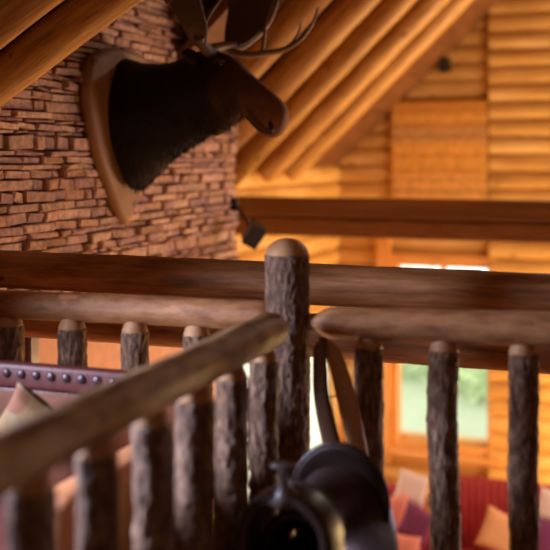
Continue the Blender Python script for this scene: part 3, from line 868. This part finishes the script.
# skirts, blanket
def skirt(name, u0, u1, hw, ztop, drop, m, thick, wav=0):
    mb = MB(); nu, nv = 24, 30
    for i in range(nu+1):
        t = i/nu; u = u0+(u1-u0)*t
        rd = 1-.25*abs(2*t-1)**4
        for j in range(nv+1):
            s_ = j/nv*2-1; a = abs(s_)
            v = math.copysign(min(1, a*2.2)**.8*hw+(a-.45)*.04*(a > .45), s_)
            w = ztop-drop*max(0, a-.12)**1.2*rd+wav*noise.noise((u*9, s_*4, 0))
            mb.v.append(tuple(SP(u, v, w)))
    for i in range(nu):
        for j in range(nv): mb.face([i*(nv+1)+j, i*(nv+1)+j+1, (i+1)*(nv+1)+j+1, (i+1)*(nv+1)+j])
    o = mb.build(name, m, saddle); md = o.modifiers.new('s', 'SOLIDIFY'); md.thickness = thick; return o
skirt('skirt', -.02, -.50, .135, hz-.275, .30, M['leather2'], .012)
skirt('blanket', -.0, -.56, .125, hz-.305, .36, M['fleece'], .018, wav=.01)
# saddle stirrup straps
for sg in (-1, 1):
    mb = MB(); mb.tube([SP(-.2, sg*.17, hz-.32), SP(-.2, sg*.172, hz-.42), SP(-.19, sg*.175, hz-.54)], [.04,.045,.03], seg=14, flat=(1,.15), up=tuple(fw)); mb.build('fender', M['leather'], saddle)
    mb = MB(); c = SP(-.19, sg*.175, hz-.60); pts = [c+fw*(.055*math.cos(a))+Vector((0,0,.06*math.sin(a))) for a in [2*PI*k/24 for k in range(25)]]
    mb.tube(pts, [.009]*25, seg=8); mb.build('stirrup', M['strapd'], saddle)
# stand
stand = empty('saddle_stand', (SP(-.25,0,0).x, SP(-.25,0,0).y, 0)); tag(stand, 'wooden trestle stand under the dark leather saddle', 'stand')
mb = MB(); mb.tube([SP(-.0,0,.385), SP(-.52,0,.385)], [.05,.05], seg=16); mb.build('crossbar', M['plank'], stand)
for u in (-.06, -.46):
    for sg in (-1, 1):
        mb = MB(); mb.tube([SP(u, sg*.02, .38), SP(u, sg*.14, .0)], [.025,.022], seg=10); mb.build('leg', M['plank'], stand)

# ------------------------------------------------------------ hanging leather loop
loop = empty('leather_loop', W(322,342,3.33)); tag(loop, 'tan leather strap loop hanging from the right handrail beside the post', 'strap')
def ribbon(name, pts, m, d, yaw):
    """pts: px, py, width px, depth"""
    mb = MB(); P = cr_interp(pts, 6); S = 12
    ax = Vector((CA*math.cos(yaw)-SA*math.sin(yaw)*-1, SA*math.cos(yaw)-CA*math.sin(yaw), 0)).normalized()
    th = Vector((0,0,1)).cross(ax).normalized()
    for (px, py, w, dd) in P:
        c = W(px, py, dd); hw = w/2/F*dd
        for k in range(S):
            a = 2*PI*k/S
            mb.v.append(tuple(c+ax*hw*math.cos(a)+th*.009*math.sin(a)))
    for i in range(len(P)-1):
        for k in range(S):
            k2 = (k+1) % S; mb.face([i*S+k, i*S+k2, (i+1)*S+k2, (i+1)*S+k])
    mb.face([k for k in range(S)]); mb.face([(len(P)-1)*S+k for k in range(S)])
    mb.build(name, m, loop)
ribbon('strap', [(325,338,8,3.30),(320,348,13,3.30),(320,370,15,3.29),(321,392,16,3.28),(325,415,18,3.27),(331,440,19,3.26),(338,465,19,3.25)], M['strapd'], 3.3, .0)
ribbon('strap', [(322,337,8,3.33),(331,348,16,3.34),(339,370,18,3.34),(345,392,20,3.33),(350,412,20,3.32),(356,440,19,3.30),(361,465,18,3.28)], M['strap'], 3.3, .0)
mb = MB(); mb.tube([W(319,395,3.26), W(330,397,3.262), W(339,395,3.27)], [.0025]*3, seg=8); mb.build('buckle_wire', M['iron'], loop)

# ------------------------------------------------------------ lower room furniture
YSB = 9.75
gx0 = WY(452,500,YSB).x; gx1 = .4
sf = empty('sofa', ((gx0+gx1)/2, YSB-.3, ZL)); tag(sf, 'crimson ribbed sofa under the far window in the lower room', 'sofa')
zs = WY(480,478,YSB).z
mb = MB(); x = gx0+.02
while x < gx1:
    mb.tube([(x+.03, YSB, ZL+.15), (x+.03, YSB, zs-.05), (x+.03, YSB+.02, zs)], [.05,.05,.03], seg=12); x += .07
mb.build('back', M['red'], sf)
rbox('seat_cushion', (gx0+.02, YSB-.85, ZL+.18), (gx1, YSB-.05, ZL+.44), M['red'], sf, .06)
rbox('arm', (gx0-.10, YSB-.85, ZL), (gx0+.0, YSB+.04, ZL+.62), M['red'], sf, .045)
rbox('base', (gx0+.01, YSB-.80, ZL), (gx1, YSB, ZL+.17), M['red'], sf, .02)
ax0, ax1 = WY(374,500,9.6).x, WY(424,500,9.6).x
ch = empty('armchair', ((ax0+ax1)/2, 9.2, ZL)); tag(ch, 'dark red armchair heaped with cushions below the left part of the far window', 'chair')
rbox('seat', (ax0, 8.65, ZL+.1), (ax1, 9.55, ZL+.50), M['red'], ch, .05)
rbox('backrest', (ax0, 9.56, ZL+.1), (ax1, 9.72, ZL+.98), M['red'], ch, .06)
rbox('arm', (ax0-.1, 8.7, ZL), (ax0-.002, 9.7, ZL+.62), M['red'], ch, .04)
rbox('arm', (ax1+.002, 8.7, ZL), (ax1+.1, 9.7, ZL+.62), M['red'], ch, .04)
def cus(px, py, Y, s, m, rz, ry, label):
    p = WY(px, py, Y); cushion('cushion', p, s, s*.3, Matrix.Rotation(rz,3,'Z') @ Matrix.Rotation(-.2,3,'X') @ Matrix.Rotation(ry,3,'Y'), m, label, group='cushions in the lower room')
cus(412, 488, 9.45, .15, M['white'], .1, .25, 'pale pink-white cushion topmost on the far armchair')
cus(394, 514, 9.28, .17, M['pink'], .2, -.2, 'salmon pink cushion at the left on the far armchair')
cus(416, 524, 9.10, .16, M['purple'], -.3, .3, 'purple cushion at the front of the far armchair')
cus(402, 552, 8.88, .16, M['pink'], .1, .1, 'pink cushion lowest on the far armchair')
cus(501, 533, 9.38, .19, M['tan'], .3, .4, 'tan cushion leaning on the crimson ribbed sofa between two balusters')
cus(553, 507, 9.60, .15, M['white'], -.1, .2, 'pale pink cushion on the crimson sofa at the right edge of the view')
cus(540, 537, 9.38, .17, M['purple'], -.1, .1, 'dark purple cushion on the crimson sofa near the right edge of the view')

# ------------------------------------------------------------ lights
def area(loc, to, sx, sy, e, col, name='light'):
    l = bpy.data.lights.new(name, 'AREA'); l.shape = 'RECTANGLE'; l.size = sx; l.size_y = sy; l.energy = e; l.color = col
    o = bpy.data.objects.new(name, l); COL.objects.link(o); o.location = loc
    o.rotation_euler = (Vector(to)-Vector(loc)).to_track_quat('-Z', 'Y').to_euler(); o.visible_camera = False if False else True
    return o
def point(loc, e, col, r=.15, name='lamp'):
    l = bpy.data.lights.new(name, 'POINT'); l.energy = e; l.color = col; l.shadow_soft_size = r
    o = bpy.data.objects.new(name, l); COL.objects.link(o); o.location = loc; return o
WARM = (1, .60, .26); COOL = (.62, .68, 1)
area((2.2, 11.2, -1.7), (-3.0, 9.6, 2.2), 1.0, 1.0, 300, (1,.64,.27), 'great_room_lamps')
point((-.1, 11.2, -1.75), 80, (1,.64,.27), .25, 'great_room_lamp')
area((4.0, 8.6, .1), (-2.5, 11.9, .6), 1.6, 1.4, 95, (1,.72,.38), 'far_wall_glow')  # warm area light aimed at the far wall, no window built behind it
area((1.2, 8.4, .9), (-2.3, 12.0, 1.5), .8, .8, 55, (1,.70,.34), 'far_wall_fill')  # unseen fill added to brighten the upper far wall, no lamp there
point((.1, 7.4, -1.2), 38, (1,.80,.62), .2, 'furniture_fill')  # out-of-view fill added for the lower furniture and cushions
area((2.6, 8.4, .2), (-2.83, 6.6, 1.4), .8, 1.2, 85, (.95,.72,.95), 'right_cool_light')  # unseen cool area light inside the room, aimed at the stone corner
area((.1, 9.6, 3.7), (-1.6, 5.2, 2.1), .5, .5, 38, (1,.86,.72), 'moose_rim_light')  # added rim light for the moose head, no window behind it
ld = area((-2.72, 2.05, 1.25), (-1.1, 2.35, .60), .5, .8, 54, (.70,.74,1), 'left_window_daylight'); ld.data.spread = math.radians(105)
point((-2.0, 4.7, -.7), 50, (1,.55,.22), .15, 'low_rafter_fill')  # unseen warm point light added low, for rafter undersides, board and stone
point((-.9, 1.6, 2.9), 9, (1,.64,.34), .15, 'loft_top_fill')  # added overhead fill for the near rail, no fixture in the loft
area((1.6, -1.3, 2.3), (-1.2, 3.2, 1.0), 1.0, 1.0, 6, (1,.74,.48), 'back_fill')  # soft fill added behind the camera, wall there has no window

w = bpy.data.worlds.new('sky'); SC.world = w; w.use_nodes = True
bg = w.node_tree.nodes['Background']; bg.inputs['Color'].default_value = (1,.97,.88,1); bg.inputs['Strength'].default_value = 2.7

# ------------------------------------------------------------ camera
cam = bpy.data.cameras.new('camera'); co = bpy.data.objects.new('camera', cam); COL.objects.link(co)
co.location = (0,0,ZC); co.rotation_euler = (PI/2, 0, A)
cam.sensor_width = 36; cam.lens = F/550*36; cam.shift_y = -(275-HY)/550
cam.clip_start = .05; cam.clip_end = 200
cam.dof.use_dof = True; cam.dof.focus_distance = 4.3; cam.dof.aperture_fstop = (F/550*.036)/.052
SC.camera = co
SC.view_settings.view_transform = 'Standard'; SC.view_settings.look = 'None'; SC.view_settings.gamma = 1
SC.view_settings.exposure = 0
